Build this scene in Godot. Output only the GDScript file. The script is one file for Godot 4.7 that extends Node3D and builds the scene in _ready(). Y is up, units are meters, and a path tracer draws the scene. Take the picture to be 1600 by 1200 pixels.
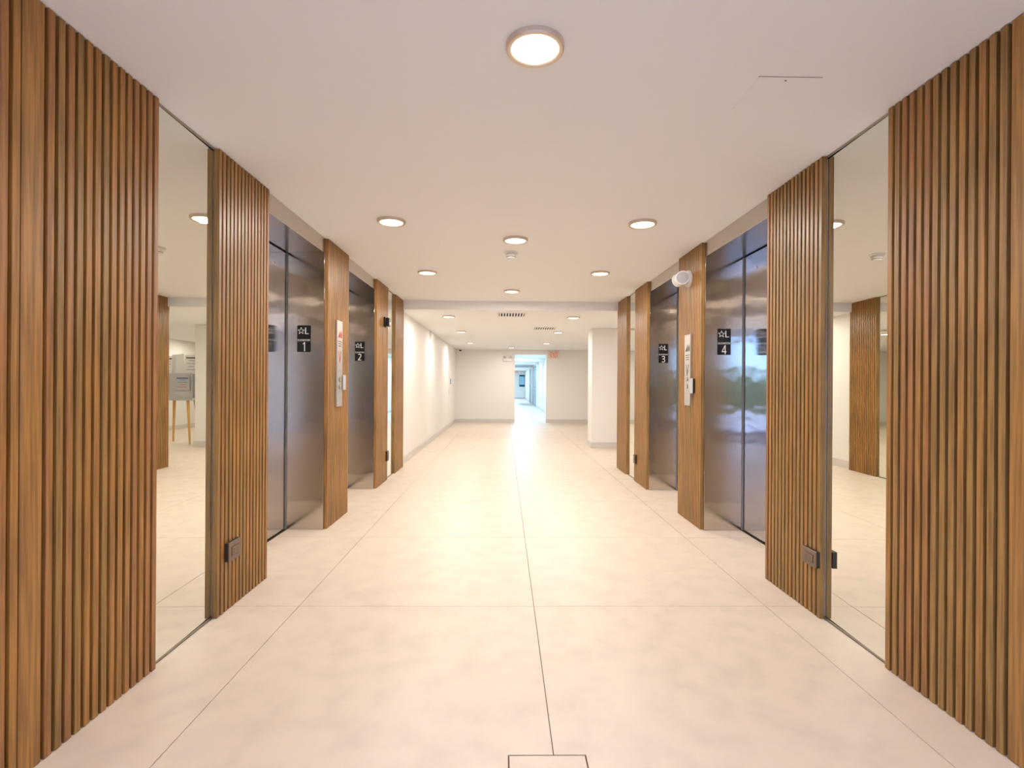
extends Node3D

# ---- sizes in metres, read from the photograph ----
const H := 2.269          # elevator hall ceiling
const H2 := 2.15          # lower ceiling of the far room
const XL := -1.379        # face of the slatted panels, left
const XR := 1.551         # face of the slatted panels, right
const DEEP := 0.026       # panel thickness
const GROOVE := 0.0242     # how deep the gaps between slats are
const PITCH := 0.0362
const SLAT := 0.0232
const Z_END := -7.105     # where the low ceiling begins
const Z_FAR := -15.38     # far wall
const Z_BACK := 3.8       # glazed entrance behind the camera
const JOINT_X := 0.1586
const JOINT_Z := -2.674
const TILE := 1.2

var M := {}
var org := Vector3.ZERO
var rng := RandomNumberGenerator.new()

# ------------------------------------------------------------------ helpers
func tag(o: Node, label := "", category := "", group := "", kind := "") -> Node:
	if label: o.set_meta("label", label)
	if category: o.set_meta("category", category)
	if group: o.set_meta("group", group)
	if kind: o.set_meta("kind", kind)
	return o

func put(o: Node, called: String, parent: Node) -> void:
	var n := called
	var k := 0
	while parent.has_node(NodePath(n)):
		k += 1
		n = "%s_%03d" % [called, k]
	o.name = n
	parent.add_child(o, true)

func thing(called: String, at: Vector3, label: String, category: String, group := "") -> Node3D:
	var o := Node3D.new()
	put(o, called, self)
	o.position = at
	tag(o, label, category, group)
	org = at
	return o

# a thing fixed to a side wall: local z points into the hall
func wall_thing(called: String, side: int, at: Vector3, label: String, category: String, group := "") -> Node3D:
	var o := thing(called, at, label, category, group)
	o.rotation.y = PI / 2 if side < 0 else -PI / 2
	org = Vector3.ZERO
	return o

func mb() -> SurfaceTool:
	var st := SurfaceTool.new()
	st.begin(Mesh.PRIMITIVE_TRIANGLES)
	return st

func build(st: SurfaceTool, called: String, m: Material, parent: Node) -> MeshInstance3D:
	var o := MeshInstance3D.new()
	o.mesh = st.commit()
	o.material_override = m
	o.cast_shadow = GeometryInstance3D.SHADOW_CASTING_SETTING_ON
	put(o, called, parent)
	return o

func share(mesh: Mesh, called: String, m: Material, parent: Node, at: Vector3) -> MeshInstance3D:
	var o := MeshInstance3D.new()
	o.mesh = mesh
	o.material_override = m
	put(o, called, parent)
	o.position = at
	return o

func structure(st: SurfaceTool, called: String, m: Material) -> MeshInstance3D:
	var o := build(st, called, m, self)
	o.set_meta("kind", "structure")
	return o

# one triangle with an outward normal, world coordinates less org
func tri(st: SurfaceTool, a: Vector3, b: Vector3, c: Vector3, out: Vector3, n = null) -> void:
	var g := (a - c).cross(a - b)
	var p := [a, b, c]
	if g.dot(out) < 0.0:
		p = [a, c, b]
		g = -g
	g = g.normalized()
	for v in p:
		st.set_normal(g)
		var u := Vector2(v.x, -v.z)
		if absf(g.x) > 0.6:
			u = Vector2(-v.z, -v.y)
		elif absf(g.z) > 0.6:
			u = Vector2(v.x, -v.y)
		st.set_uv(u)
		st.add_vertex(v - org)

func quad(st: SurfaceTool, a: Vector3, b: Vector3, c: Vector3, d: Vector3, out: Vector3) -> void:
	tri(st, a, b, c, out)
	tri(st, a, c, d, out)

func box(st: SurfaceTool, p: Vector3, q: Vector3) -> void:
	var lo := Vector3(minf(p.x, q.x), minf(p.y, q.y), minf(p.z, q.z))
	var hi := Vector3(maxf(p.x, q.x), maxf(p.y, q.y), maxf(p.z, q.z))
	var c := func(i: int) -> Vector3: return Vector3(hi.x if i & 1 else lo.x, hi.y if i & 2 else lo.y, hi.z if i & 4 else lo.z)
	quad(st, c.call(0), c.call(1), c.call(3), c.call(2), Vector3(0, 0, -1))
	quad(st, c.call(4), c.call(5), c.call(7), c.call(6), Vector3(0, 0, 1))
	quad(st, c.call(0), c.call(2), c.call(6), c.call(4), Vector3(-1, 0, 0))
	quad(st, c.call(1), c.call(3), c.call(7), c.call(5), Vector3(1, 0, 0))
	quad(st, c.call(0), c.call(1), c.call(5), c.call(4), Vector3(0, -1, 0))
	quad(st, c.call(2), c.call(3), c.call(7), c.call(6), Vector3(0, 1, 0))

# a box with all edges cut by r
func cbox(st: SurfaceTool, p: Vector3, q: Vector3, r: float) -> void:
	var lo := Vector3(minf(p.x, q.x), minf(p.y, q.y), minf(p.z, q.z))
	var hi := Vector3(maxf(p.x, q.x), maxf(p.y, q.y), maxf(p.z, q.z))
	var mid := (lo + hi) / 2
	var f := func(sx: int, sy: int, sz: int, axis: int) -> Vector3:
		var v := Vector3(hi.x if sx > 0 else lo.x, hi.y if sy > 0 else lo.y, hi.z if sz > 0 else lo.z)
		var s := Vector3(sx, sy, sz)
		for k in 3:
			if k != axis:
				v[k] -= s[k] * r
		return v
	for s in [-1, 1]:
		quad(st, f.call(s, -1, -1, 0), f.call(s, 1, -1, 0), f.call(s, 1, 1, 0), f.call(s, -1, 1, 0), Vector3(s, 0, 0))
		quad(st, f.call(-1, s, -1, 1), f.call(1, s, -1, 1), f.call(1, s, 1, 1), f.call(-1, s, 1, 1), Vector3(0, s, 0))
		quad(st, f.call(-1, -1, s, 2), f.call(1, -1, s, 2), f.call(1, 1, s, 2), f.call(-1, 1, s, 2), Vector3(0, 0, s))
		for t in [-1, 1]:
			quad(st, f.call(s, t, -1, 0), f.call(s, t, 1, 0), f.call(s, t, 1, 1), f.call(s, t, -1, 1), Vector3(s, t, 0))
			quad(st, f.call(s, -1, t, 0), f.call(s, 1, t, 0), f.call(s, 1, t, 2), f.call(s, -1, t, 2), Vector3(s, 0, t))
			quad(st, f.call(-1, s, t, 1), f.call(1, s, t, 1), f.call(1, s, t, 2), f.call(-1, s, t, 2), Vector3(0, s, t))
			for w in [-1, 1]:
				tri(st, f.call(s, t, w, 0), f.call(s, t, w, 1), f.call(s, t, w, 2), Vector3(s, t, w))

# profile of (radius, height) turned about an axis through at
func lathe(st: SurfaceTool, profile: Array, at: Vector3, basis := Basis.IDENTITY, n := 40, smooth := true) -> void:
	for i in profile.size() - 1:
		var a: Vector2 = profile[i]
		var b: Vector2 = profile[i + 1]
		var nn := Vector2(b.y - a.y, -(b.x - a.x)).normalized()
		for k in n:
			var t0 := TAU * k / n
			var t1 := TAU * (k + 1) / n
			var c := [Vector3(a.x * cos(t0), a.y, a.x * sin(t0)), Vector3(a.x * cos(t1), a.y, a.x * sin(t1)), Vector3(b.x * cos(t1), b.y, b.x * sin(t1)), Vector3(b.x * cos(t0), b.y, b.x * sin(t0))]
			var nm := [Vector3(nn.x * cos(t0), nn.y, nn.x * sin(t0)), Vector3(nn.x * cos(t1), nn.y, nn.x * sin(t1))]
			for tr in [[0, 1, 2], [0, 2, 3]]:
				var g: Vector3 = (c[tr[0]] - c[tr[2]]).cross(c[tr[0]] - c[tr[1]])
				if g.length() < 1e-12:
					continue
				var want: Vector3 = nm[0] + nm[1]
				var o2: Array = tr if g.dot(want) > 0 else [tr[0], tr[2], tr[1]]
				for i2 in o2:
					st.set_normal(basis * (nm[1] if i2 == 1 or i2 == 2 else nm[0]))
					st.set_uv(Vector2(c[i2].x, c[i2].z))
					st.add_vertex(at + basis * c[i2] - org)

# flat polygon given as 2D points, thickened: basis columns are its x, y and outward axes
func prism(st: SurfaceTool, poly: PackedVector2Array, thick: float, at: Vector3, basis := Basis.IDENTITY) -> void:
	var idx := Geometry2D.triangulate_polygon(poly)
	var w := func(p: Vector2, z: float) -> Vector3: return at + basis * Vector3(p.x, p.y, z)
	for i in range(0, idx.size(), 3):
		tri(st, w.call(poly[idx[i]], thick), w.call(poly[idx[i + 1]], thick), w.call(poly[idx[i + 2]], thick), basis.z)
		tri(st, w.call(poly[idx[i]], 0.0), w.call(poly[idx[i + 1]], 0.0), w.call(poly[idx[i + 2]], 0.0), -basis.z)
	var turn := -1.0 if Geometry2D.is_polygon_clockwise(poly) else 1.0
	for i in poly.size():
		var a := poly[i]
		var b := poly[(i + 1) % poly.size()]
		var o := Vector2((b - a).y, -(b - a).x) * turn
		quad(st, w.call(a, 0.0), w.call(b, 0.0), w.call(b, thick), w.call(a, thick), basis * Vector3(o.x, o.y, 0))

# a round rod between two points
func rod(st: SurfaceTool, a: Vector3, b: Vector3, r0: float, r1: float, n := 12) -> void:
	var y := (b - a).normalized()
	var x := y.cross(Vector3(0.31, 0.2, 0.93)).normalized()
	var bs := Basis(x, y, x.cross(y))
	var l := a.distance_to(b)
	lathe(st, [Vector2(0, 0), Vector2(r0, 0), Vector2(r1, l), Vector2(0, l)], a, bs, n)

func letters(text: String, tall: float, called: String, m: Material, parent: Node, at: Vector3, wide := 0.0, turn := 0.0) -> MeshInstance3D:
	var t := TextMesh.new()
	var f := SystemFont.new()
	f.font_names = PackedStringArray(["Droid Sans"])
	t.font = f
	t.text = text
	t.font_size = 64
	t.pixel_size = tall / (0.714 * 64.0)
	t.depth = 0.001
	t.horizontal_alignment = HORIZONTAL_ALIGNMENT_CENTER
	t.vertical_alignment = VERTICAL_ALIGNMENT_CENTER
	var o := MeshInstance3D.new()
	o.mesh = t
	o.material_override = m
	put(o, called, parent)
	var w := t.get_aabb().size.x
	if wide > 0.0 and w > 0.0:
		o.scale.x = wide / w
	# centre the ink on the given point
	var c := t.get_aabb().get_center()
	o.position = at - Vector3(c.x * o.scale.x, c.y, 0)
	o.rotation.y = turn
	return o

# ------------------------------------------------------------------ materials
func grey_noise(w: int, h: int, freq: float, sd: int, lo: float, hi: float, oct := 4, kind := FastNoiseLite.TYPE_SIMPLEX_SMOOTH) -> Image:
	var n := FastNoiseLite.new()
	n.noise_type = kind
	n.seed = sd
	n.frequency = freq
	n.fractal_octaves = oct
	var im := n.get_seamless_image(w, h, false, false, 0.2)
	im.convert(Image.FORMAT_L8)
	var data := im.get_data()
	for i in data.size():
		data[i] = int(clampf(255.0 * lerpf(lo, hi, data[i] / 255.0), 0, 255))
	return Image.create_from_data(w, h, false, Image.FORMAT_L8, data)

func tex(im: Image) -> ImageTexture:
	return ImageTexture.create_from_image(im)

func mat(called: String, c: Color, rough := 0.6, metal := 0.0) -> StandardMaterial3D:
	var m := StandardMaterial3D.new()
	m.resource_name = called
	m.albedo_color = c
	m.roughness = rough
	m.metallic = metal
	M[called] = m
	return m

func glow(called: String, c: Color, e: float) -> StandardMaterial3D:
	var m := mat(called, c, 0.4)
	m.emission_enabled = true
	m.emission = c
	m.emission_energy_multiplier = e
	return m

func materials() -> void:
	# wood-grain composite: fine upright fibres, four close tones
	var grain := grey_noise(512, 512, 0.012, 3, 0.70, 1.12, 5)
	var grain_tex := tex(grain)
	var bump := tex(grey_noise(256, 256, 0.03, 9, 0.2, 0.8, 3))
	var tones := [Color(0.685, 0.490, 0.250), Color(0.640, 0.480, 0.250), Color(0.695, 0.492, 0.240), Color(0.672, 0.466, 0.258), Color(0.655, 0.490, 0.262)]
	for i in 5:
		var w := mat("wood_%d" % i, tones[i], 0.42)
		w.albedo_texture = grain_tex
		w.uv1_triplanar = true
		w.uv1_world_triplanar = true
		w.uv1_scale = Vector3(9, 0.35, 9)
		w.uv1_offset = Vector3(0.13 * i, 0.21 * i, 0.37 * i)
		w.heightmap_enabled = true
		w.heightmap_texture = bump
		w.heightmap_scale = 0.02
	# porcelain floor: soft clouding over a fine speckle
	var f := mat("tile", Color(0.888, 0.822, 0.742), 0.42)
	f.albedo_texture = tex(grey_noise(1024, 1024, 0.011, 21, 0.95, 1.03, 6))
	f.uv1_triplanar = true
	f.uv1_world_triplanar = true
	f.uv1_scale = Vector3(0.42, 0.42, 0.42)
	f.roughness_texture = tex(grey_noise(512, 512, 0.02, 22, 0.85, 1.1, 4))
	f.metallic_specular = 0.5
	mat("grout", Color(0.40, 0.31, 0.24), 0.9)
	var pl := mat("plaster", Color(0.955, 0.96, 0.965), 0.75)
	pl.heightmap_enabled = true
	pl.heightmap_texture = tex(grey_noise(512, 512, 0.02, 31, 0.3, 0.7, 4))
	pl.heightmap_scale = 0.03
	pl.uv1_triplanar = true
	pl.uv1_world_triplanar = true
	pl.uv1_scale = Vector3(0.8, 0.8, 0.8)
	mat("paint", Color(0.935, 0.92, 0.895), 0.6)
	mat("base_paint", Color(0.84, 0.81, 0.785), 0.45)
	# brushed stainless steel, grain upright, with the faint waves of sheet metal
	var s := mat("steel", Color(0.80, 0.77, 0.735), 0.115, 1.0)
	s.anisotropy_enabled = true
	s.anisotropy = 1.0
	s.heightmap_enabled = true
	s.heightmap_texture = tex(grey_noise(512, 512, 0.012, 41, 0.0, 1.0, 2))
	s.heightmap_scale = 0.05
	s.uv1_scale = Vector3(0.7, 1.1, 1)
	var s2 := mat("steel_plain", Color(0.80, 0.775, 0.745), 0.3, 1.0)
	s2.metallic_specular = 0.5
	mat("plate_steel", Color(0.83, 0.80, 0.76), 0.34, 1.0)
	mat("nickel", Color(0.87, 0.81, 0.73), 0.5, 0.5)
	mat("mirror", Color(0.925, 0.93, 0.895), 0.0, 1.0)
	mat("mirror_edge", Color(0.42, 0.45, 0.40), 0.2)
	mat("channel", Color(0.70, 0.67, 0.62), 0.3, 1.0)
	mat("black", Color(0.035, 0.032, 0.03), 0.45)
	mat("gap", Color(0.03, 0.028, 0.026), 0.9)
	mat("sign_black", Color(0.03, 0.03, 0.035), 0.35)
	mat("sign_white", Color(0.93, 0.93, 0.92), 0.5)
	mat("white_plastic", Color(0.92, 0.91, 0.89), 0.4)
	mat("bronze", Color(0.47, 0.39, 0.31), 0.45)
	mat("bronze_dark", Color(0.20, 0.16, 0.13), 0.4)
	mat("engraving", Color(0.34, 0.31, 0.29), 0.6)
	mat("engraving_red", Color(0.72, 0.28, 0.22), 0.6)
	mat("paper", Color(0.93, 0.92, 0.90), 0.7)
	mat("ink", Color(0.22, 0.22, 0.26), 0.7)
	mat("ink_red", Color(0.75, 0.22, 0.20), 0.7)
	mat("ink_blue", Color(0.28, 0.38, 0.62), 0.7)
	mat("board_grey", Color(0.72, 0.71, 0.71), 0.6)
	mat("gold_wood", Color(0.86, 0.67, 0.36), 0.5)
	mat("door_grey", Color(0.80, 0.84, 0.87), 0.5)
	mat("trim_grey", Color(0.56, 0.64, 0.69), 0.5)
	mat("picture_dark", Color(0.16, 0.30, 0.36), 0.5)
	mat("picture_pale", Color(0.62, 0.78, 0.86), 0.4)
	mat("vent_dark", Color(0.06, 0.055, 0.05), 0.8)
	mat("aluminium", Color(0.60, 0.58, 0.55), 0.4, 1.0)
	mat("paving", Color(0.76, 0.77, 0.77), 0.8)
	mat("lawn", Color(0.30, 0.42, 0.18), 0.9)
	mat("leaf", Color(0.24, 0.38, 0.16), 0.7)
	var g := mat("glass", Color(0.9, 0.95, 0.95, 0.06), 0.02)
	g.transparency = BaseMaterial3D.TRANSPARENCY_ALPHA
	glow("diffuser", Color(1.0, 0.955, 0.88), 4.0)
	glow("diffuser_cool", Color(0.86, 0.94, 1.0), 4.0)
	glow("exit_red", Color(0.85, 0.12, 0.05), 0.2)
	mat("exit_face", Color(0.93, 0.86, 0.80), 0.5)

# ------------------------------------------------------------------ the setting
func floor_and_tiles() -> void:
	org = Vector3.ZERO
	var st := mb()
	box(st, Vector3(-2.6, -0.15, Z_BACK + 0.3), Vector3(5.4, -0.0035, -16.2))
	box(st, Vector3(-1.1, -0.15, -16.2), Vector3(2.7, -0.0035, -41.0))
	var fl := structure(st, "floor", M.grout)
	var hole := PackedVector2Array([Vector2(0.018, -1.602), Vector2(0.259, -1.602), Vector2(0.259, -1.361), Vector2(0.018, -1.361)])
	var g := 0.0016
	var whole := mb()
	box(whole, Vector3(g, -0.01, g), Vector3(TILE - g, 0, TILE - g))
	var whole_mesh := whole.commit()
	for j in range(-6, 32):
		var z0 := JOINT_Z - TILE * j
		for i in range(-2, 4):
			var x0 := JOINT_X + TILE * i
			if z0 > -7.0 and i > 1:
				continue
			if z0 < -16.0 and (i < -1 or i > 1):
				continue
			if z0 - TILE > Z_BACK + 0.2:
				continue
			if (i == -1 or i == 0) and (j == -1 or j == -2):
				var sq := PackedVector2Array([Vector2(x0 + g, z0 - TILE + g), Vector2(x0 + TILE - g, z0 - TILE + g), Vector2(x0 + TILE - g, z0 - g), Vector2(x0 + g, z0 - g)])
				var cut := Geometry2D.clip_polygons(sq, hole)
				st = mb()
				for p in cut:
					prism(st, p, 0.01, Vector3(0, 0, 0), Basis(Vector3(1, 0, 0), Vector3(0, 0, 1), Vector3(0, -1, 0)))
				build(st, "tile", M.tile, fl)
			else:
				share(whole_mesh, "tile", M.tile, fl, Vector3(x0, 0, z0 - TILE))
	var c := thing("floor_access_cover", Vector3(0.1385, 0, -1.4815), "small square tile-topped access cover set in the floor", "access cover")
	st = mb()
	box(st, Vector3(0.021, -0.0034, -1.599), Vector3(0.256, -0.002, -1.364))
	build(st, "frame", M.grout, c)
	st = mb()
	cbox(st, Vector3(0.0225, -0.0025, -1.5975), Vector3(0.2545, 0.0, -1.3655), 0.0006)
	build(st, "tile_inset", M.tile, c)

func shell() -> void:
	org = Vector3.ZERO
	var st := mb()
	box(st, Vector3(-2.6, H, Z_BACK + 0.3), Vector3(2.6, H + 0.2, Z_END))
	structure(st, "ceiling", M.plaster)
	st = mb()
	box(st, Vector3(-1.9, H2, Z_END), Vector3(5.4, H2 + 0.319, Z_FAR - 0.2))
	structure(st, "ceiling_low", M.plaster)
	# side walls of the hall, left open at the four elevators
	for s in [-1, 1]:
		var w: float = (XL if s < 0 else XR) + s * (DEEP + 0.005)
		var b: float = w + s * 0.55
		st = mb()
		for r in [[Z_BACK if s > 0 else 1.2, -3.055], [-4.095, -4.615], [-5.655, -7.145]]:
			box(st, Vector3(w, 0, r[0]), Vector3(b, H, r[1]))
		for r in [[-3.055, -4.095], [-4.615, -5.655]]:
			box(st, Vector3(w + s * 0.36, 0, r[0]), Vector3(b, H, r[1]))
		structure(st, "wall_left" if s < 0 else "wall_right", M.paint)
	# far room
	st = mb()
	box(st, Vector3(-1.43, 0, -7.145), Vector3(-1.8, H2, Z_FAR - 0.15))
	structure(st, "wall_left_far", M.paint)
	st = mb()
	box(st, Vector3(2.132, 0, -7.145), Vector3(5.1, H2, -6.99))
	structure(st, "wall_near", M.paint)
	st = mb()
	box(st, Vector3(4.75, 0, -7.145), Vector3(5.1, H2, Z_FAR - 0.15))
	structure(st, "wall_right_far", M.paint)
	st = mb()
	box(st, Vector3(-1.43, 0, Z_FAR), Vector3(0.309, H2, Z_FAR - 0.15))
	box(st, Vector3(1.236, 0, Z_FAR), Vector3(4.75, H2, Z_FAR - 0.15))
	box(st, Vector3(0.309, 2.014, Z_FAR), Vector3(1.236, H2, Z_FAR - 0.15))
	structure(st, "wall_far", M.paint)
	st = mb()
	cbox(st, Vector3(1.575, 0, -9.33), Vector3(2.42, H2, -9.78), 0.008)
	structure(st, "wall_column", M.paint)
	# corridor beyond the opening
	st = mb()
	box(st, Vector3(1.60, 0, Z_FAR - 0.15), Vector3(1.8, 2.3, -40.7))
	structure(st, "wall_corridor_right", M.paint)
	st = mb()
	box(st, Vector3(-0.30, 0, Z_FAR - 0.15), Vector3(-0.5, 2.3, -40.7))
	structure(st, "wall_corridor_left", M.paint)
	st = mb()
	box(st, Vector3(-0.5, 0, -40.5), Vector3(1.8, 2.3, -40.7))
	structure(st, "wall_corridor_end", M.paint)
	st = mb()
	box(st, Vector3(-0.5, 2.16, Z_FAR - 0.15), Vector3(1.8, 2.36, -40.7))
	for z in [-20.4, -24.2, -29.0]:
		box(st, Vector3(-0.3, 2.07, z), Vector3(1.6, 2.16, z - 0.4))
	structure(st, "ceiling_corridor", M.plaster)
	# skirting boards
	for d in [["baseboard_left", Vector3(-1.43, 0, -7.15), Vector3(-1.414, 0.104, Z_FAR)],
			["baseboard_far_left", Vector3(-1.414, 0, Z_FAR), Vector3(0.309, 0.104, Z_FAR + 0.016)],
			["baseboard_far_right", Vector3(1.236, 0, Z_FAR), Vector3(4.734, 0.104, Z_FAR + 0.016)],
			["baseboard_right", Vector3(4.75, 0, -7.2), Vector3(4.734, 0.104, Z_FAR + 0.02)],
			["baseboard_near", Vector3(1.62, 0, -7.145), Vector3(4.734, 0.104, -7.161)],
			["baseboard_corridor_right", Vector3(1.60, 0, Z_FAR - 0.16), Vector3(1.586, 0.10, -40.5)],
			["baseboard_corridor_left", Vector3(-0.30, 0, Z_FAR - 0.16), Vector3(-0.286, 0.10, -40.5)],
			["baseboard_corridor_end", Vector3(-0.285, 0, -40.5), Vector3(1.585, 0.10, -40.486)]]:
		st = mb()
		board(st, d[1], d[2])
		structure(st, d[0], M.base_paint)
	st = mb()
	box(st, Vector3(1.559, 0, -9.314), Vector3(2.436, 0.085, -9.796))
	box(st, Vector3(1.565, 0.085, -9.32), Vector3(2.43, 0.104, -9.79))
	structure(st, "baseboard_column", M.base_paint)

func board(st: SurfaceTool, p: Vector3, q: Vector3) -> void:
	# a skirting board with a thinner cap
	box(st, Vector3(p.x, 0, p.z), Vector3(q.x, q.y - 0.02, q.z))
	var a := p
	var b := q
	if absf(p.x - q.x) < absf(p.z - q.z):
		b.x = lerpf(p.x, q.x, 0.6)
	elif absf(q.z - p.z) < 0.05:
		b.z = lerpf(p.z, q.z, 0.6)
	box(st, Vector3(a.x, q.y - 0.02, a.z), Vector3(b.x, q.y, b.z))

func entrance_behind() -> void:
	# glazed entrance at the end behind the camera, seen in the brushed steel
	org = Vector3.ZERO
	var st := mb()
	box(st, Vector3(0.46, 0, Z_BACK), Vector3(1.582, H, Z_BACK + 0.15))
	structure(st, "wall_back", M.paint)
	var w := Node3D.new()
	put(w, "window_1", self)
	tag(w, "", "", "", "structure")
	st = mb()
	for x in [-1.405, -0.455, 0.40]:
		box(st, Vector3(x, 0, Z_BACK + 0.03), Vector3(x + 0.06, H, Z_BACK + 0.10))
	box(st, Vector3(-1.405, 0, Z_BACK + 0.03), Vector3(0.46, 0.16, Z_BACK + 0.10))
	box(st, Vector3(-1.405, 2.19, Z_BACK + 0.03), Vector3(0.46, H, Z_BACK + 0.10))
	build(st, "frame", M.aluminium, w)
	var v := Node3D.new()
	put(v, "window_2", self)
	tag(v, "", "", "", "structure")
	st = mb()
	for z in [1.2, 2.5, 3.77]:
		box(st, Vector3(-1.47, 0, z), Vector3(-1.41, H, z + 0.06))
	box(st, Vector3(-1.47, 0, 1.2), Vector3(-1.41, 0.16, 3.83))
	box(st, Vector3(-1.47, 2.19, 1.2), Vector3(-1.41, H, 3.83))
	build(st, "frame", M.aluminium, v)
	for r in [[1.26, 2.5], [2.56, 3.77]]:
		st = mb()
		box(st, Vector3(-1.442, 0.16, r[0]), Vector3(-1.436, 2.19, r[1]))
		build(st, "pane", M.glass, v)
	for r in [[-1.345, -0.455], [-0.395, 0.40]]:
		st = mb()
		box(st, Vector3(r[0], 0.16, Z_BACK + 0.062), Vector3(r[1], 2.19, Z_BACK + 0.068))
		build(st, "pane", M.glass, w)
	st = mb()
	box(st, Vector3(-40, -0.25, Z_BACK + 0.31), Vector3(40, -0.05, Z_BACK + 9))
	box(st, Vector3(-40, -0.25, -6), Vector3(-2.61, -0.05, Z_BACK + 0.31))
	structure(st, "ground_paving", M.paving)
	st = mb()
	box(st, Vector3(-40, -0.25, Z_BACK + 9), Vector3(40, -0.03, Z_BACK + 60))
	structure(st, "ground_lawn", M.lawn)
	for k in 6:
		var hx := -13.0 + 4.0 * k
		var o := thing("clipped_hedge", Vector3(hx, -0.03, Z_BACK + 13), "clipped green hedge outside the glass entrance, %s from the left" % ["first", "second", "third", "fourth", "fifth", "sixth"][k], "hedge", "hedges outside the entrance")
		st = mb()
		var top := 1.75 + 0.25 * sin(k * 2.3)
		cbox(st, Vector3(hx - 1.9, 0.0, Z_BACK + 12.4), Vector3(hx + 1.9, top, Z_BACK + 13.6), 0.25)
		build(st, "foliage", M.leaf, o)
		st = mb()
		rod(st, Vector3(hx, -0.03, Z_BACK + 13), Vector3(hx, 0.3, Z_BACK + 13), 0.05, 0.05)
		build(st, "stem", M.gold_wood, o)

# ------------------------------------------------------------------ slatted panels and mirrors
func slat_panel(side: int, z_near: float, count: int, label: String, wide_near := false, pitch := PITCH) -> void:
	var face := XL if side < 0 else XR
	var back := face + side * DEEP
	var z_far := z_near - (count * pitch - (pitch - SLAT))
	var near := -1.507 if wide_near else z_near
	var o := thing("slatted_wall_panel", Vector3(back, 0, (near + z_far) / 2), label, "wall panel", "slatted wood panels along the elevator hall")
	var e := maxf(Z_END - 0.001, z_far + 0.004)
	var st := mb()
	box(st, Vector3(back, 0.0, near - 0.004), Vector3(face + side * GROOVE, H - 0.001, e))
	if z_far < Z_END:
		box(st, Vector3(back, 0.0, e), Vector3(face + side * GROOVE, H2 - 0.001, z_far + 0.004))
	build(st, "backing_board", M.wood_0, o)
	for k in count:
		var z := z_near - k * pitch - SLAT / 2
		var short := z - SLAT / 2 < Z_END
		var end := (k == 0 and not wide_near) or k == count - 1
		share(slat_mesh[(1 if short else 0) + (2 if end else 0)], "slat", M["wood_%d" % rng.randi_range(0, 4)], o, Vector3(face + side * (DEEP / 2 if end else GROOVE / 2), 0, z) - o.position)
	if wide_near:
		st = mb()
		cbox(st, Vector3(face + side * DEEP, 0.001, z_near + 0.0115), Vector3(face, H - 0.002, near), 0.004)
		build(st, "edge_slat", M.wood_0, o)

var slat_mesh := []

func panels() -> void:
	org = Vector3.ZERO
	for d in [GROOVE / 2, DEEP / 2]:
		for h in [H, H2]:
			var st := mb()
			cbox(st, Vector3(-d, 0.001, -SLAT / 2), Vector3(d, h - 0.002, SLAT / 2), 0.0012)
			slat_mesh.append(st.commit())
	for s in [-1, 1]:
		var side: String = ["left", "", "right"][s + 1]
		var a: int = 1 if s < 0 else 4
		var b: int = 2 if s < 0 else 3
		var n1 := 14
		slat_panel(s, -2.09 + n1 * 0.0367 - (0.0367 - SLAT), n1, "tall slatted brown wood panel before the big mirror on the %s wall" % side, true, 0.0367)
		slat_panel(s, -1.5 + 53 * PITCH - (PITCH - SLAT), 53, "nearest slatted brown wood panel on the %s wall, running out of frame" % side)
		slat_panel(s, -2.53, 15, "slatted brown wood panel between the big mirror and elevator %d" % a)
		slat_panel(s, -4.09, 15, "slatted brown wood panel with call plate between elevators %d and %d" % [mini(a, b), maxi(a, b)])
		slat_panel(s, -5.65, 15, "slatted brown wood panel between elevator %d and the far narrow mirror" % b)
		slat_panel(s, -6.61, 15, "last slatted brown wood panel on the %s wall, beyond the narrow mirror" % side)
		mirror(s, -2.0905, -2.5295, "tall wall mirror on the %s beside elevator %d" % [side, a], 0.0145 if s < 0 else -0.018)
		mirror(s, -6.183, -6.608, "far narrow wall mirror on the %s beyond elevator %d" % [side, b])

func mirror(side: int, z0: float, z1: float, label: String, turn := 0.0) -> void:
	var w := (XL if side < 0 else XR) + side * DEEP
	var o := thing("wall_mirror", Vector3(w, 0, (z0 + z1) / 2), label, "mirror", "mirrors set between the wood panels")
	var st := mb()
	box(st, Vector3(w, 0.012, z0 - 0.0005), Vector3(w + side * 0.0025, H - 0.014, z1 + 0.0005))
	build(st, "mirror_glass", M.mirror, o).rotation.y = turn
	st = mb()
	box(st, Vector3(w - side * 0.003, 0.0, z0 - 0.001), Vector3(w + side * 0.005, 0.004, z1 + 0.001))
	box(st, Vector3(w - side * 0.003, 0.0, z0 - 0.001), Vector3(w - side * 0.0005, 0.011, z1 + 0.001))
	build(st, "bottom_channel", M.channel, o)
	st = mb()
	box(st, Vector3(w - side * 0.004, H - 0.012, z0 - 0.001), Vector3(w - side * 0.0005, H - 0.001, z1 + 0.001))
	build(st, "top_channel", M.channel, o)
	st = mb()
	box(st, Vector3(w - side * 0.0005, H - 0.014, z0 - 0.001), Vector3(w + side * 0.005, H - 0.001, z1 + 0.001))
	build(st, "top_gasket", M.gap, o)
	st = mb()
	box(st, Vector3(w, 0.004, z0), Vector3(w + side * 0.005, 0.012, z1))
	build(st, "bottom_gasket", M.gap, o)

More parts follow.
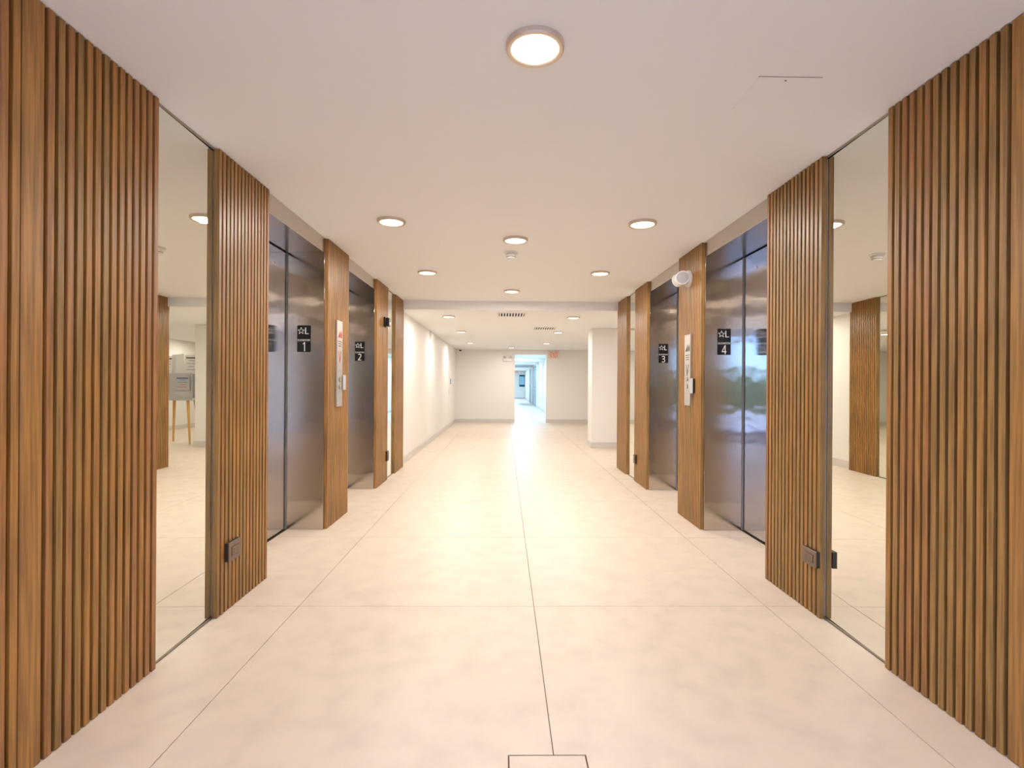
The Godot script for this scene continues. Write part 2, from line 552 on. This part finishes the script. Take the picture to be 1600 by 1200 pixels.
# ------------------------------------------------------------------ elevators
func elevator(side: int, number: int, z0: float, z1: float) -> void:
	# opening in the panelling from z0 (near) to z1 (far)
	var face := (XL if side < 0 else XR) + side * (DEEP - 0.002)
	var door := -1.687 if side < 0 else 1.872
	var head := 2.151
	var side_word := "left" if side < 0 else "right"
	var where := "near %s" % side_word if number == 1 or number == 4 else "far %s" % side_word
	var o := thing("elevator_entrance", Vector3(door, 0, (z0 + z1) / 2), "brushed steel elevator doorway numbered %d, %s of the hall" % [number, where], "elevator", "elevators along the hall")
	var e := 0.025
	var st := mb()
	cbox(st, Vector3(face, head, z0 - 0.001), Vector3(face + side * 0.02, H - 0.001, z1 + 0.001), 0.001)
	box(st, Vector3(face + side * 0.02, head, z0 - 0.001), Vector3(door, head + 0.04, z1 + 0.001))
	build(st, "header", M.steel, o)
	for r in [[z0 - 0.001, z0 - e], [z1 + e, z1 + 0.001]]:
		st = mb()
		cbox(st, Vector3(face, 0.001, r[0]), Vector3(door - side * 0.004, head, r[1]), 0.0012)
		build(st, "jamb", M.steel, o)
	var mid := (z0 + z1) / 2
	for r in [[z0 - e - 0.006, mid + 0.002], [mid - 0.002, z1 + e + 0.006]]:
		st = mb()
		cbox(st, Vector3(door + side * 0.008, 0.012, r[0]), Vector3(door + side * 0.04, head - 0.008, r[1]), 0.0015)
		var d := build(st, "door_panel", M.steel, o)
		if r[1] < mid - 0.01:
			st = mb()
			lathe(st, [Vector2(0, 0.0006), Vector2(0.006, 0.0006), Vector2(0.006, 0)], Vector3(door + side * 0.008, 2.026, z1 + e + 0.21), Basis(Vector3(0, 1, 0), Vector3(-side, 0, 0), Vector3(0, 0, 1)), 16)
			build(st, "key_hole", M.gap, d)
	st = mb()
	box(st, Vector3(door + side * 0.041, 0.0, z0 - 0.001), Vector3(door + side * 0.05, H - 0.01, z1 + 0.001))
	box(st, Vector3(door, head, z0 - 0.001), Vector3(door + side * 0.05, head + 0.04, z1 + 0.001))
	build(st, "shaft_lining", M.gap, o)
	st = mb()
	box(st, Vector3(door - side * 0.004, 0.0005, z0 - e), Vector3(door + side * 0.041, 0.006, z1 + e))
	build(st, "sill", M.bronze_dark, o)
	# number plate on the far jamb, facing the viewer
	var zf := z1 + e
	var px := -1.557 if side < 0 else 1.7235
	var p := MeshInstance3D.new()
	st = mb()
	var keep := org
	org = Vector3.ZERO
	cbox(st, Vector3(-0.0525, -0.103, 0), Vector3(0.0525, 0.103, 0.003), 0.0008)
	p.mesh = st.commit()
	p.material_override = M.sign_black
	put(p, "number_plate", o)
	p.set_meta("label", "black plate with white star, L and elevator number %d" % number)
	p.position = Vector3(px, 1.483, zf + 0.0005) - o.position
	star(p, Vector3(-0.0215, 0.060, 0.003), 0.030)
	letters("L", 0.050, "letter", M.sign_white, p, Vector3(0.023, 0.061, 0.0032), 0.028)
	letters("ELEVATOR", 0.015, "word", M.sign_white, p, Vector3(0, -0.012, 0.0032), 0.094)
	letters(str(number), 0.070, "number", M.sign_white, p, Vector3(0.0, -0.062, 0.0032), 0.018 if number == 1 else 0.036)
	org = keep

func star(parent: Node, at: Vector3, r: float) -> void:
	# five-pointed star drawn as an outline
	var st := mb()
	var o := []
	var n := []
	for k in 10:
		var a := PI / 2 + k * PI / 5
		var q := r if k % 2 == 0 else r * 0.42
		o.append(Vector2(cos(a), sin(a)) * q)
		n.append(Vector2(cos(a), sin(a)) * q * 0.72)
	for k in 10:
		var j := (k + 1) % 10
		prism(st, PackedVector2Array([o[k], o[j], n[j], n[k]]), 0.0012, at)
	build(st, "star", M.sign_white, parent)

func elevators() -> void:
	elevator(-1, 1, -3.061, -4.09)
	elevator(-1, 2, -4.621, -5.65)
	elevator(1, 4, -3.061, -4.09)
	elevator(1, 3, -4.621, -5.65)

# ------------------------------------------------------------------ lamps
func lamp(at: Vector3, label: String, cool := false, energy := 1.0) -> void:
	var o := thing("ceiling_light", at, label, "ceiling light", "round ceiling lights")
	org = Vector3.ZERO
	var st := mb()
	lathe(st, [Vector2(0.0965, 0.0), Vector2(0.0965, -0.014), Vector2(0.0945, -0.0185), Vector2(0.091, -0.020), Vector2(0.0815, -0.0185), Vector2(0.079, -0.015), Vector2(0.079, -0.004)], Vector3.ZERO, Basis.IDENTITY, 56)
	build(st, "trim_ring", M.nickel, o)
	st = mb()
	lathe(st, [Vector2(0.0795, -0.014), Vector2(0.06, -0.0185), Vector2(0.03, -0.021), Vector2(0.0, -0.022)], Vector3.ZERO, Basis.IDENTITY, 48)
	build(st, "diffuser", M.diffuser_cool if cool else M.diffuser, o)
	var l := AreaLight3D.new()
	l.area_size = Vector2(0.105, 0.105)
	l.light_energy = energy
	l.light_color = Color(0.70, 0.86, 1.0) if cool else Color(1.0, 0.978, 0.955)
	l.shadow_enabled = true
	l.area_range = 30.0
	l.position = Vector3(0, -0.0235, 0)
	l.rotation.x = -PI / 2
	l.name = "lamp_glow"
	o.add_child(l, true)

const LAMP_POWER := 1.4
const COOL_POWER := 5.2

func lamps() -> void:
	lamp(Vector3(0.095, H, -1.73), "largest round ceiling light, nearest the camera", false, LAMP_POWER)
	lamp(Vector3(0.08, H, -4.05), "middle round ceiling light just before the smoke detector", false, LAMP_POWER)
	lamp(Vector3(0.08, H, -6.29), "middle round ceiling light nearest the dropped soffit", false, LAMP_POWER)
	lamp(Vector3(-0.79, H, -3.62), "nearer of two left round ceiling lights, outside elevator 1", false, LAMP_POWER)
	lamp(Vector3(0.955, H, -3.61), "nearer of two right round ceiling lights, outside elevator 4", false, LAMP_POWER)
	lamp(Vector3(-0.785, H, -5.27), "farther of two left round ceiling lights, outside elevator 2", false, LAMP_POWER)
	lamp(Vector3(0.957, H, -5.23), "farther of two right round ceiling lights, outside elevator 3", false, LAMP_POWER)
	lamp(Vector3(-0.79, H, 1.5), "left round ceiling light behind the camera, out of frame", false, LAMP_POWER)
	lamp(Vector3(0.955, H, 1.5), "right round ceiling light behind the camera, out of frame", false, LAMP_POWER)
	lamp(Vector3(0.09, H, 0.6), "round ceiling light over the camera, out of frame", false, LAMP_POWER)
	lamp(Vector3(0.09, H, 2.9), "round ceiling light by the glass entrance, out of frame", false, LAMP_POWER)
	var row := ["nearest", "second", "third"]
	var zs := [-7.8, -10.03, -12.78]
	for k in 3:
		lamp(Vector3(-0.84, H2, zs[k]), "%s round light on the left side of the far low ceiling" % row[k], false, LAMP_POWER)
		lamp(Vector3(1.03, H2, zs[k]), "%s round light on the right side of the far low ceiling" % row[k], false, LAMP_POWER)
		lamp(Vector3(4.05, H2, zs[k]), "%s round light over the display stand beyond the column" % row[k], false, LAMP_POWER)
	lamp(Vector3(0.19, H2, -14.3), "round ceiling light just before the far opening", false, LAMP_POWER)
	var nth := ["first", "second", "third", "fourth", "fifth", "sixth", "seventh", "eighth"]
	for k in 8:
		lamp(Vector3(0.65, 2.16, -17.2 - 3.0 * k), "%s cool white ceiling light along the corridor beyond the opening" % nth[k], true, COOL_POWER)

# ------------------------------------------------------------------ things on ceilings and walls
func ceiling_things() -> void:
	var o := thing("smoke_detector", Vector3(0.05, H, -4.46), "white smoke detector behind the middle ceiling light", "smoke detector")
	org = Vector3.ZERO
	var st := mb()
	lathe(st, [Vector2(0.06, 0), Vector2(0.06, -0.008), Vector2(0.055, -0.012), Vector2(0, -0.012)], Vector3.ZERO, Basis.IDENTITY, 40)
	build(st, "base", M.white_plastic, o)
	st = mb()
	lathe(st, [Vector2(0.048, -0.012), Vector2(0.047, -0.034), Vector2(0.042, -0.040)], Vector3.ZERO, Basis.IDENTITY, 40)
	build(st, "body", M.white_plastic, o)
	st = mb()
	lathe(st, [Vector2(0.041, -0.040), Vector2(0.041, -0.044)], Vector3.ZERO, Basis.IDENTITY, 40)
	build(st, "vent_slot", M.vent_dark, o)
	st = mb()
	lathe(st, [Vector2(0.043, -0.044), Vector2(0.041, -0.050), Vector2(0.03, -0.056), Vector2(0, -0.058)], Vector3.ZERO, Basis.IDENTITY, 40)
	build(st, "cap", M.white_plastic, o)

	o = thing("ceiling_access_panel", Vector3(1.038, H, -1.997), "white square access panel in the ceiling near the right wall", "access panel")
	st = mb()
	cbox(st, Vector3(0.923, H - 0.0022, -2.108), Vector3(1.153, H + 0.001, -1.886), 0.001)
	build(st, "panel", M.plaster, o)
	st = mb()
	for r in [[0.920, -1.8855, 1.156, -1.884]]:
		box(st, Vector3(r[0], H - 0.0012, r[1]), Vector3(r[2], H + 0.001, r[3]))
	build(st, "edge_gap", M.bronze, o)
	st = mb()
	org = o.position
	lathe(st, [Vector2(0.0, -0.003), Vector2(0.004, -0.003), Vector2(0.004, 0)], Vector3(1.03, H, -1.905), Basis.IDENTITY, 12)
	build(st, "key_lock", M.engraving, o)

	for v in [[Vector3(0.10, H2, -7.58), "slotted air grille in the low ceiling nearest the soffit", 0.0], [Vector3(0.72, H2, -9.40), "slotted air grille in the low ceiling right of the opening", 0.0]]:
		o = thing("air_grille", v[0], v[1], "air grille", "ceiling air grilles")
		org = Vector3.ZERO
		st = mb()
		for q in [[-0.215, -0.215, 0.215, -0.18], [-0.215, 0.18, 0.215, 0.215], [-0.215, -0.18, -0.185, 0.18], [0.185, -0.18, 0.215, 0.18]]:
			box(st, Vector3(q[0], -0.005, q[1]), Vector3(q[2], 0.0, q[3]))
		build(st, "frame", M.white_plastic, o)
		st = mb()
		box(st, Vector3(-0.185, -0.0008, -0.18), Vector3(0.185, 0.0, 0.18))
		build(st, "duct", M.vent_dark, o)
		for k in 9:
			st = mb()
			var x := -0.185 + 0.37 * (k + 0.5) / 9.0
			box(st, Vector3(x - 0.010, -0.0045, -0.18), Vector3(x + 0.010, -0.002, 0.18))
			build(st, "blade", M.white_plastic, o)

	# dome camera in the far left corner
	o = thing("dome_camera", Vector3(-1.29, H2, -15.2), "small dark dome camera in the far left ceiling corner", "camera")
	org = Vector3.ZERO
	st = mb()
	lathe(st, [Vector2(0.055, 0), Vector2(0.055, -0.02), Vector2(0.045, -0.025), Vector2(0, -0.025)], Vector3.ZERO, Basis.IDENTITY, 24)
	build(st, "base", M.white_plastic, o)
	st = mb()
	lathe(st, [Vector2(0.04, -0.025), Vector2(0.036, -0.045), Vector2(0.022, -0.06), Vector2(0, -0.066)], Vector3.ZERO, Basis.IDENTITY, 24)
	build(st, "dome", M.black, o)

func twin_heads(o: Node3D, r: float, spread: float, out: float, base_r: float) -> void:
	# round wall base and two lamp heads turned apart; local z points out of the wall
	var st := mb()
	lathe(st, [Vector2(base_r, 0), Vector2(base_r, 0.018), Vector2(base_r * 0.9, 0.026), Vector2(0, 0.03)], Vector3.ZERO, Basis(Vector3(1, 0, 0), Vector3(0, 0, 1), Vector3(0, -1, 0)), 36)
	build(st, "base", M.white_plastic, o)
	for s in [-1, 1]:
		var dir := Vector3(s * 0.95, -0.12, 0.30).normalized()
		var x := dir.cross(Vector3.UP).normalized()
		var b := Basis(x, dir, x.cross(dir))
		st = mb()
		rod(st, Vector3(s * spread * 0.3, 0, 0.02), Vector3(s * spread, 0, out), r * 0.3, r * 0.3)
		lathe(st, [Vector2(0, -r * 0.75), Vector2(r * 0.55, -r * 0.62), Vector2(r * 0.9, -r * 0.2), Vector2(r, r * 0.15), Vector2(r, r * 0.4), Vector2(r * 0.86, r * 0.44)], Vector3(s * spread, 0, out), b, 36)
		var h := build(st, "lamp_head", M.white_plastic, o)
		st = mb()
		lathe(st, [Vector2(r * 0.87, r * 0.40), Vector2(r * 0.6, r * 0.46), Vector2(0, r * 0.5)], Vector3(s * spread, 0, out), b, 36)
		build(st, "lens", M.board_grey, h)

func outlet(side: int, at: Vector3, label: String, w := 0.118, h := 0.092, small := false) -> void:
	var o := wall_thing("power_outlet", side, at, label, "outlet", "power outlets on the wood panels")
	var st := mb()
	cbox(st, Vector3(-w / 2, -h / 2, 0.0), Vector3(w / 2, h / 2, 0.018), 0.002)
	build(st, "box", M.bronze_dark, o)
	st = mb()
	cbox(st, Vector3(-w / 2 - 0.001, -h / 2 - 0.001, 0.018), Vector3(w / 2 + 0.001, h / 2 + 0.001, 0.023), 0.0015)
	build(st, "cover_plate", M.bronze, o)
	st = mb()
	cbox(st, Vector3(-w * 0.30, -h * 0.22, 0.023), Vector3(w * 0.30, h * 0.22, 0.0262), 0.001)
	var f := build(st, "receptacle", M.bronze, o)
	for s in [-1, 1]:
		for t in [-1, 1]:
			st = mb()
			box(st, Vector3(s * w * 0.15 - 0.006, t * 0.006 - 0.0012, 0.0262), Vector3(s * w * 0.15 + 0.002, t * 0.006 + 0.0012, 0.0266))
			build(st, "slot", M.gap, f)
	st = mb()
	for t in [-1, 1]:
		box(st, Vector3(-w * 0.31, t * h * 0.235 - 0.001, 0.0228), Vector3(w * 0.31, t * h * 0.235 + 0.001, 0.0234))
		box(st, Vector3(t * w * 0.31 - 0.001, -h * 0.235, 0.0228), Vector3(t * w * 0.31 + 0.001, h * 0.235, 0.0234))
	build(st, "seam", M.gap, o)

func call_plate(side: int, at: Vector3, tall: float, label: String) -> void:
	# steel plate with engraved pictograms, call buttons below
	var o := wall_thing("elevator_call_plate", side, at, label, "call plate", "elevator call plates")
	var w := 0.142
	var st := mb()
	cbox(st, Vector3(-w / 2, 0, 0), Vector3(w / 2, tall, 0.014), 0.0015)
	build(st, "plate", M.plate_steel, o)
	var z := 0.0142
	# fire and stairway pictogram
	st = mb()
	var up := tall - 0.09
	for k in 4:
		box(st, Vector3(-0.045 + 0.014 * k, up - 0.05 + 0.0, z - 0.001), Vector3(-0.031 + 0.014 * k, up - 0.038 + 0.014 * k, z + 0.0004))
	prism(st, PackedVector2Array([Vector2(0.022, up - 0.05), Vector2(0.05, up - 0.05), Vector2(0.055, up - 0.02), Vector2(0.043, up + 0.01), Vector2(0.04, up - 0.012), Vector2(0.032, up + 0.0), Vector2(0.018, up - 0.025)]), 0.0014, Vector3(0, 0, z - 0.001))
	build(st, "pictogram", M.engraving if side > 0 else M.engraving_red, o)
	for k in 3:
		st = mb()
		var y := up - 0.085 - 0.018 * k
		box(st, Vector3(-0.048 + 0.006 * k, y, z - 0.001), Vector3(0.048 - 0.004 * k, y + 0.006, z + 0.0004))
		build(st, "engraved_line", M.engraving, o)
	st = mb()
	var y2 := up - 0.16
	prism(st, PackedVector2Array([Vector2(-0.035, y2), Vector2(-0.024, y2), Vector2(0.0, y2 - 0.07), Vector2(0.024, y2), Vector2(0.035, y2), Vector2(0.006, y2 - 0.095), Vector2(-0.006, y2 - 0.095)]), 0.0014, Vector3(0, 0, z - 0.001))
	build(st, "arrow_mark", M.engraving if side > 0 else M.engraving_red, o)
	for k in 2:
		st = mb()
		lathe(st, [Vector2(0.014, 0), Vector2(0.014, 0.004), Vector2(0.011, 0.006), Vector2(0, 0.006)], Vector3(0, 0.16 + 0.06 * k, 0.014), Basis(Vector3(1, 0, 0), Vector3(0, 0, 1), Vector3(0, -1, 0)), 24)
		var b := build(st, "call_button", M.steel_plain, o)
		st = mb()
		lathe(st, [Vector2(0.0185, 0.0), Vector2(0.0185, 0.0012), Vector2(0.0155, 0.0012)], Vector3(0, 0.16 + 0.06 * k, 0.014), Basis(Vector3(1, 0, 0), Vector3(0, 0, 1), Vector3(0, -1, 0)), 24)
		build(st, "button_ring", M.engraving, b)
	for p in [[-0.06, 0.012], [0.06, 0.012], [-0.06, tall - 0.012], [0.06, tall - 0.012], [0.0, 0.30], [-0.03, 0.29], [0.03, 0.29]]:
		st = mb()
		lathe(st, [Vector2(0.0035, 0.0), Vector2(0.0035, 0.0008), Vector2(0, 0.001)], Vector3(p[0], p[1], 0.014), Basis(Vector3(1, 0, 0), Vector3(0, 0, 1), Vector3(0, -1, 0)), 10)
		build(st, "screw", M.engraving, o)

func reader(side: int, at: Vector3, label: String) -> void:
	var o := wall_thing("card_reader", side, at, label, "card reader", "card readers beside the call plates")
	var st := mb()
	cbox(st, Vector3(-0.034, -0.06, 0.0), Vector3(0.034, 0.06, 0.016), 0.003)
	build(st, "housing", M.black, o)
	st = mb()
	cbox(st, Vector3(-0.037, -0.063, 0.016), Vector3(0.037, 0.063, 0.024), 0.004)
	build(st, "face", M.board_grey, o)

func wall_things() -> void:
	outlet(-1, Vector3(XL, 0.296, -2.655), "bronze power outlet low on the left panel beside the big mirror")
	outlet(1, Vector3(XR, 0.287, -2.58), "bronze power outlet low on the right panel beside the big mirror", 0.112, 0.080)
	outlet(-1, Vector3(XL, 0.29, -6.125), "small far outlet low on the left panel beyond elevator 2", 0.075, 0.115)
	outlet(1, Vector3(XR, 0.27, -6.09), "small far outlet low on the right panel beyond elevator 3", 0.075, 0.10)
	call_plate(-1, Vector3(XL, 0.947, -4.335), 0.708, "tall steel call plate with red marks between elevators 1 and 2")
	call_plate(1, Vector3(XR, 0.970, -4.355), 0.594, "tall steel call plate with dark marks between elevators 3 and 4")
	reader(-1, Vector3(XL, 1.145, -4.440), "grey card reader on the far side of the left call plate")
	reader(1, Vector3(XR, 1.135, -4.245), "grey card reader on the near side of the right call plate")
	# emergency lamp with two heads high on the right panel
	var o := wall_thing("emergency_light", 1, Vector3(XR, 2.035, -4.36), "white twin-head emergency light high on the right panel beside elevator 3", "emergency light")
	twin_heads(o, 0.056, 0.045, 0.072, 0.068)
	# small black wall camera
	o = wall_thing("wall_camera", -1, Vector3(XL, 1.842, -6.0), "small black wall camera on the panel beyond elevator 2", "camera")
	var st := mb()
	cbox(st, Vector3(-0.055, -0.055, 0.0), Vector3(0.055, 0.055, 0.02), 0.004)
	build(st, "mount", M.black, o)
	st = mb()
	cbox(st, Vector3(-0.045, -0.048, 0.02), Vector3(0.045, 0.048, 0.06), 0.008)
	build(st, "housing", M.black, o)
	st = mb()
	lathe(st, [Vector2(0.02, 0.0), Vector2(0.018, 0.008), Vector2(0.0, 0.012)], Vector3(-0.01, -0.022, 0.06), Basis(Vector3(1, 0, 0), Vector3(0, 0, 1), Vector3(0, -1, 0)), 20)
	build(st, "lens_cover", M.white_plastic, o)

	# far room, left wall
	o = wall_thing("wall_speaker", -1, Vector3(-1.43, 2.06, -10.02), "small beige wall speaker under the low ceiling on the far left wall", "speaker")
	st = mb()
	cbox(st, Vector3(-0.06, -0.065, 0.0), Vector3(0.06, 0.065, 0.03), 0.006)
	build(st, "back_box", M.white_plastic, o)
	st = mb()
	lathe(st, [Vector2(0.055, 0.03), Vector2(0.045, 0.055), Vector2(0.02, 0.06), Vector2(0.0, 0.05)], Vector3.ZERO, Basis(Vector3(1, 0, 0), Vector3(0, 0, 1), Vector3(0, -1, 0)), 28)
	build(st, "horn", M.white_plastic, o)
	o = wall_thing("pull_station", -1, Vector3(-1.43, 1.197, -13.75), "small dark-edged alarm box on the far left white wall", "alarm box")
	st = mb()
	cbox(st, Vector3(-0.05, -0.066, 0.0), Vector3(0.05, 0.066, 0.03), 0.003)
	build(st, "back_box", M.trim_grey, o)
	st = mb()
	cbox(st, Vector3(-0.052, -0.068, 0.03), Vector3(0.052, 0.068, 0.037), 0.003)
	build(st, "cover", M.white_plastic, o)
	o = wall_thing("switch_plate", -1, Vector3(-1.43, 0.93, -13.45), "white switch plate below the alarm box on the left wall", "switch")
	st = mb()
	cbox(st, Vector3(-0.04, -0.06, 0.0), Vector3(0.04, 0.06, 0.008), 0.002)
	build(st, "plate", M.white_plastic, o)
	st = mb()
	cbox(st, Vector3(-0.014, -0.03, 0.008), Vector3(0.014, 0.03, 0.012), 0.001)
	build(st, "rocker", M.white_plastic, o)

	# far wall
	o = thing("emergency_light", Vector3(0.09, 1.87, Z_FAR), "white twin-head emergency light on the far wall left of the opening", "emergency light")
	org = Vector3.ZERO
	st = mb()
	cbox(st, Vector3(-0.13, -0.06, 0.0), Vector3(0.13, 0.02, 0.06), 0.008)
	build(st, "battery_box", M.white_plastic, o)
	for s in [-1, 1]:
		st = mb()
		lathe(st, [Vector2(0, -0.03), Vector2(0.03, -0.02), Vector2(0.045, 0.02), Vector2(0.04, 0.025)], Vector3(s * 0.085, 0.06, 0.05), Basis(Vector3(1, 0, 0), Vector3(0, -0.3, 0.95), Vector3(0, -0.95, -0.3)), 24)
		var hd := build(st, "lamp_head", M.white_plastic, o)
		st = mb()
		lathe(st, [Vector2(0.041, 0.022), Vector2(0, 0.024)], Vector3(s * 0.085, 0.06, 0.05), Basis(Vector3(1, 0, 0), Vector3(0, -0.3, 0.95), Vector3(0, -0.95, -0.3)), 24)
		build(st, "lens", M.board_grey, hd)
	exit_sign(Vector3(1.445, 2.01, Z_FAR + 0.0), 0.31, 0.20, "lit EXIT sign with red letters and left arrow beside the opening", true)
	exit_sign(Vector3(0.88, 2.03, -38.0), 0.30, 0.20, "tiny EXIT sign hanging at the end of the corridor", false)

func exit_sign(at: Vector3, w: float, h: float, label: String, on_wall: bool) -> void:
	var o := thing("exit_sign", at, label, "exit sign")
	org = Vector3.ZERO
	var st := mb()
	cbox(st, Vector3(-w / 2, -h / 2, 0.0), Vector3(w / 2, h / 2, 0.045), 0.004)
	build(st, "sign_box", M.exit_face, o)
	st = mb()
	if on_wall:
		box(st, Vector3(-0.04, h / 2, 0.008), Vector3(0.04, h / 2 + 0.012, 0.037))
	else:
		rod(st, Vector3(0, h / 2, 0.02), Vector3(0, h / 2 + 0.028, 0.02), 0.01, 0.01)
	build(st, "bracket", M.white_plastic, o)
	letters("EXIT", h * 0.72, "sign_letters", M.exit_red, o, Vector3(0.026, 0, 0.0455), w * 0.74)
	st = mb()
	prism(st, PackedVector2Array([Vector2(-w * 0.44, 0), Vector2(-w * 0.37, 0.026), Vector2(-w * 0.37, -0.026)]), 0.001, Vector3(0, 0, 0.0452))
	build(st, "sign_arrow", M.exit_red, o)

# ------------------------------------------------------------------ display stand beyond the column
func display_stand() -> void:
	var at := Vector3(3.06, 0, -10.0)
	var o := thing("display_stand", at, "brochure stand with grey tray and golden wooden legs beyond the column", "display stand")
	org = Vector3.ZERO
	var st := mb()
	for p in [[-0.30, 0.20], [0.30, 0.20], [-0.26, -0.24], [0.26, -0.24]]:
		st = mb()
		rod(st, Vector3(p[0], 0.001, p[1]), Vector3(p[0] * 0.72, 0.84, p[1] * 0.62), 0.016, 0.028)
		build(st, "leg", M.gold_wood, o)
	st = mb()
	cbox(st, Vector3(-0.34, 0.80, -0.22), Vector3(0.34, 0.84, 0.22), 0.004)
	build(st, "shelf", M.board_grey, o)
	st = mb()
	cbox(st, Vector3(-0.34, 0.84, 0.20), Vector3(0.34, 1.30, 0.22), 0.004)
	build(st, "front_board", M.board_grey, o)
	st = mb()
	cbox(st, Vector3(-0.34, 0.84, -0.22), Vector3(0.34, 1.46, -0.20), 0.004)
	build(st, "back_board", M.board_grey, o)
	# papers standing in the tray and leaning on it
	var sheets := [
		[-0.20, 1.47, 0.02, 0.24, 0.36, "white notice with a dark heading standing at the left of the display stand", 0.0],
		[0.05, 1.42, -0.05, 0.22, 0.50, "tall blank white sheet leaning in the middle of the display stand", 0.1],
		[0.25, 1.45, 0.0, 0.20, 0.36, "white notice with grey lines standing at the right of the display stand", 0.0],
		[-0.18, 1.12, 0.235, 0.26, 0.26, "grey leaflet with blue and pink print on the front of the display stand", 0.0],
		[0.18, 1.08, 0.235, 0.22, 0.36, "white leaflet with red print on the front of the display stand", 0.0]]
	for k in sheets.size():
		var q: Array = sheets[k]
		var s := thing("notice_sheet", at + Vector3(q[0], q[1] - q[4] / 2, q[2]), q[5], "notice", "papers on the display stand")
		s.rotation.x = -0.12 if k < 3 else 0.0
		s.rotation.z = -q[6]
		org = Vector3.ZERO
		st = mb()
		box(st, Vector3(-q[3] / 2, 0, 0), Vector3(q[3] / 2, q[4], 0.004))
		build(st, "sheet", M.board_grey if k == 3 else M.paper, s)
		if k == 1:
			continue
		for l in 5:
			st = mb()
			var y: float = q[4] * (0.88 - 0.16 * l)
			var ww: float = q[3] * (0.40 if l == 0 else 0.34 - 0.05 * (l % 2))
			box(st, Vector3(-ww, y - (0.022 if l == 0 else 0.006), 0.004), Vector3(ww * (1.0 if l % 2 == 0 else 0.6), y, 0.0046))
			build(st, "print_line", [M.ink, M.ink, M.ink, M.ink_blue if l < 3 else M.ink_red, M.ink_red if l > 2 else M.ink][k], s)

# ------------------------------------------------------------------ corridor beyond
func corridor_things() -> void:
	org = Vector3.ZERO
	var n := 0
	for z in [-26.3, -31.6]:
		n += 1
		var d := Node3D.new()
		put(d, "door_%d" % n, self)
		d.set_meta("kind", "structure")
		d.position = Vector3(1.60, 0, z)
		var st := mb()
		box(st, Vector3(-0.045, 0, 0.06), Vector3(0, 2.06, 0.0))
		box(st, Vector3(-0.045, 0, -0.92), Vector3(0, 2.06, -0.98))
		box(st, Vector3(-0.045, 2.0, 0.0), Vector3(0, 2.06, -0.92))
		build(st, "frame", M.trim_grey, d)
		st = mb()
		box(st, Vector3(-0.02, 0.005, -0.003), Vector3(0, 1.998, -0.917))
		var leaf := build(st, "door_leaf", M.door_grey, d)
		st = mb()
		lathe(st, [Vector2(0.012, 0), Vector2(0.012, 0.03), Vector2(0.028, 0.04), Vector2(0.03, 0.06), Vector2(0, 0.07)], Vector3(-0.02, 1.0, -0.08), Basis(Vector3(0, 1, 0), Vector3(-1, 0, 0), Vector3(0, 0, 1)), 20)
		build(st, "knob", M.aluminium, leaf)
	var o := thing("framed_picture", Vector3(1.38, 0.93, -40.5), "dark-edged pale blue picture on the corridor's end wall", "picture")
	org = Vector3.ZERO
	var st := mb()
	cbox(st, Vector3(-0.215, 0, 0), Vector3(0.215, 0.92, 0.03), 0.004)
	build(st, "frame", M.picture_dark, o)
	st = mb()
	box(st, Vector3(-0.19, 0.16, 0.03), Vector3(0.19, 0.80, 0.034))
	build(st, "print", M.picture_pale, o)

# ------------------------------------------------------------------
func _ready() -> void:
	rng.seed = 7
	var cam := Camera3D.new()
	cam.name = "camera"
	cam.position = Vector3(0, 1.1417, 0)
	cam.rotation = Vector3(-0.0001, -0.0147, 0.0063)
	cam.fov = rad_to_deg(2.0 * atan(600.0 / 813.3))
	cam.near = 0.05
	cam.far = 200.0
	cam.current = true
	add_child(cam)
	var we := WorldEnvironment.new()
	we.name = "world"
	var env := Environment.new()
	var sky := Sky.new()
	var sm := ProceduralSkyMaterial.new()
	sm.sky_top_color = Color(0.28, 0.49, 0.85)
	sm.sky_horizon_color = Color(0.56, 0.74, 0.96)
	sm.ground_bottom_color = Color(0.45, 0.46, 0.45)
	sm.ground_horizon_color = Color(0.70, 0.78, 0.84)
	sm.sky_energy_multiplier = 3.0
	sky.sky_material = sm
	env.background_mode = Environment.BG_SKY
	env.sky = sky
	env.tonemap_mode = Environment.TONE_MAPPER_LINEAR
	env.tonemap_exposure = 1.0
	env.sdfgi_enabled = true
	env.ssao_enabled = true
	env.ssil_enabled = true
	we.environment = env
	add_child(we)
	# sun high over the roof behind the hall: it lights the forecourt, not the hall itself
	var sun := DirectionalLight3D.new()
	sun.name = "sun"
	sun.light_energy = 4.0
	sun.light_color = Color(1.0, 0.98, 0.94)
	sun.light_angular_distance = 0.5
	sun.shadow_enabled = true
	add_child(sun)
	sun.look_at_from_position(Vector3(3, 12, -5), Vector3(-1, 0, 2))

	materials()
	floor_and_tiles()
	shell()
	entrance_behind()
	panels()
	elevators()
	lamps()
	ceiling_things()
	wall_things()
	display_stand()
	corridor_things()
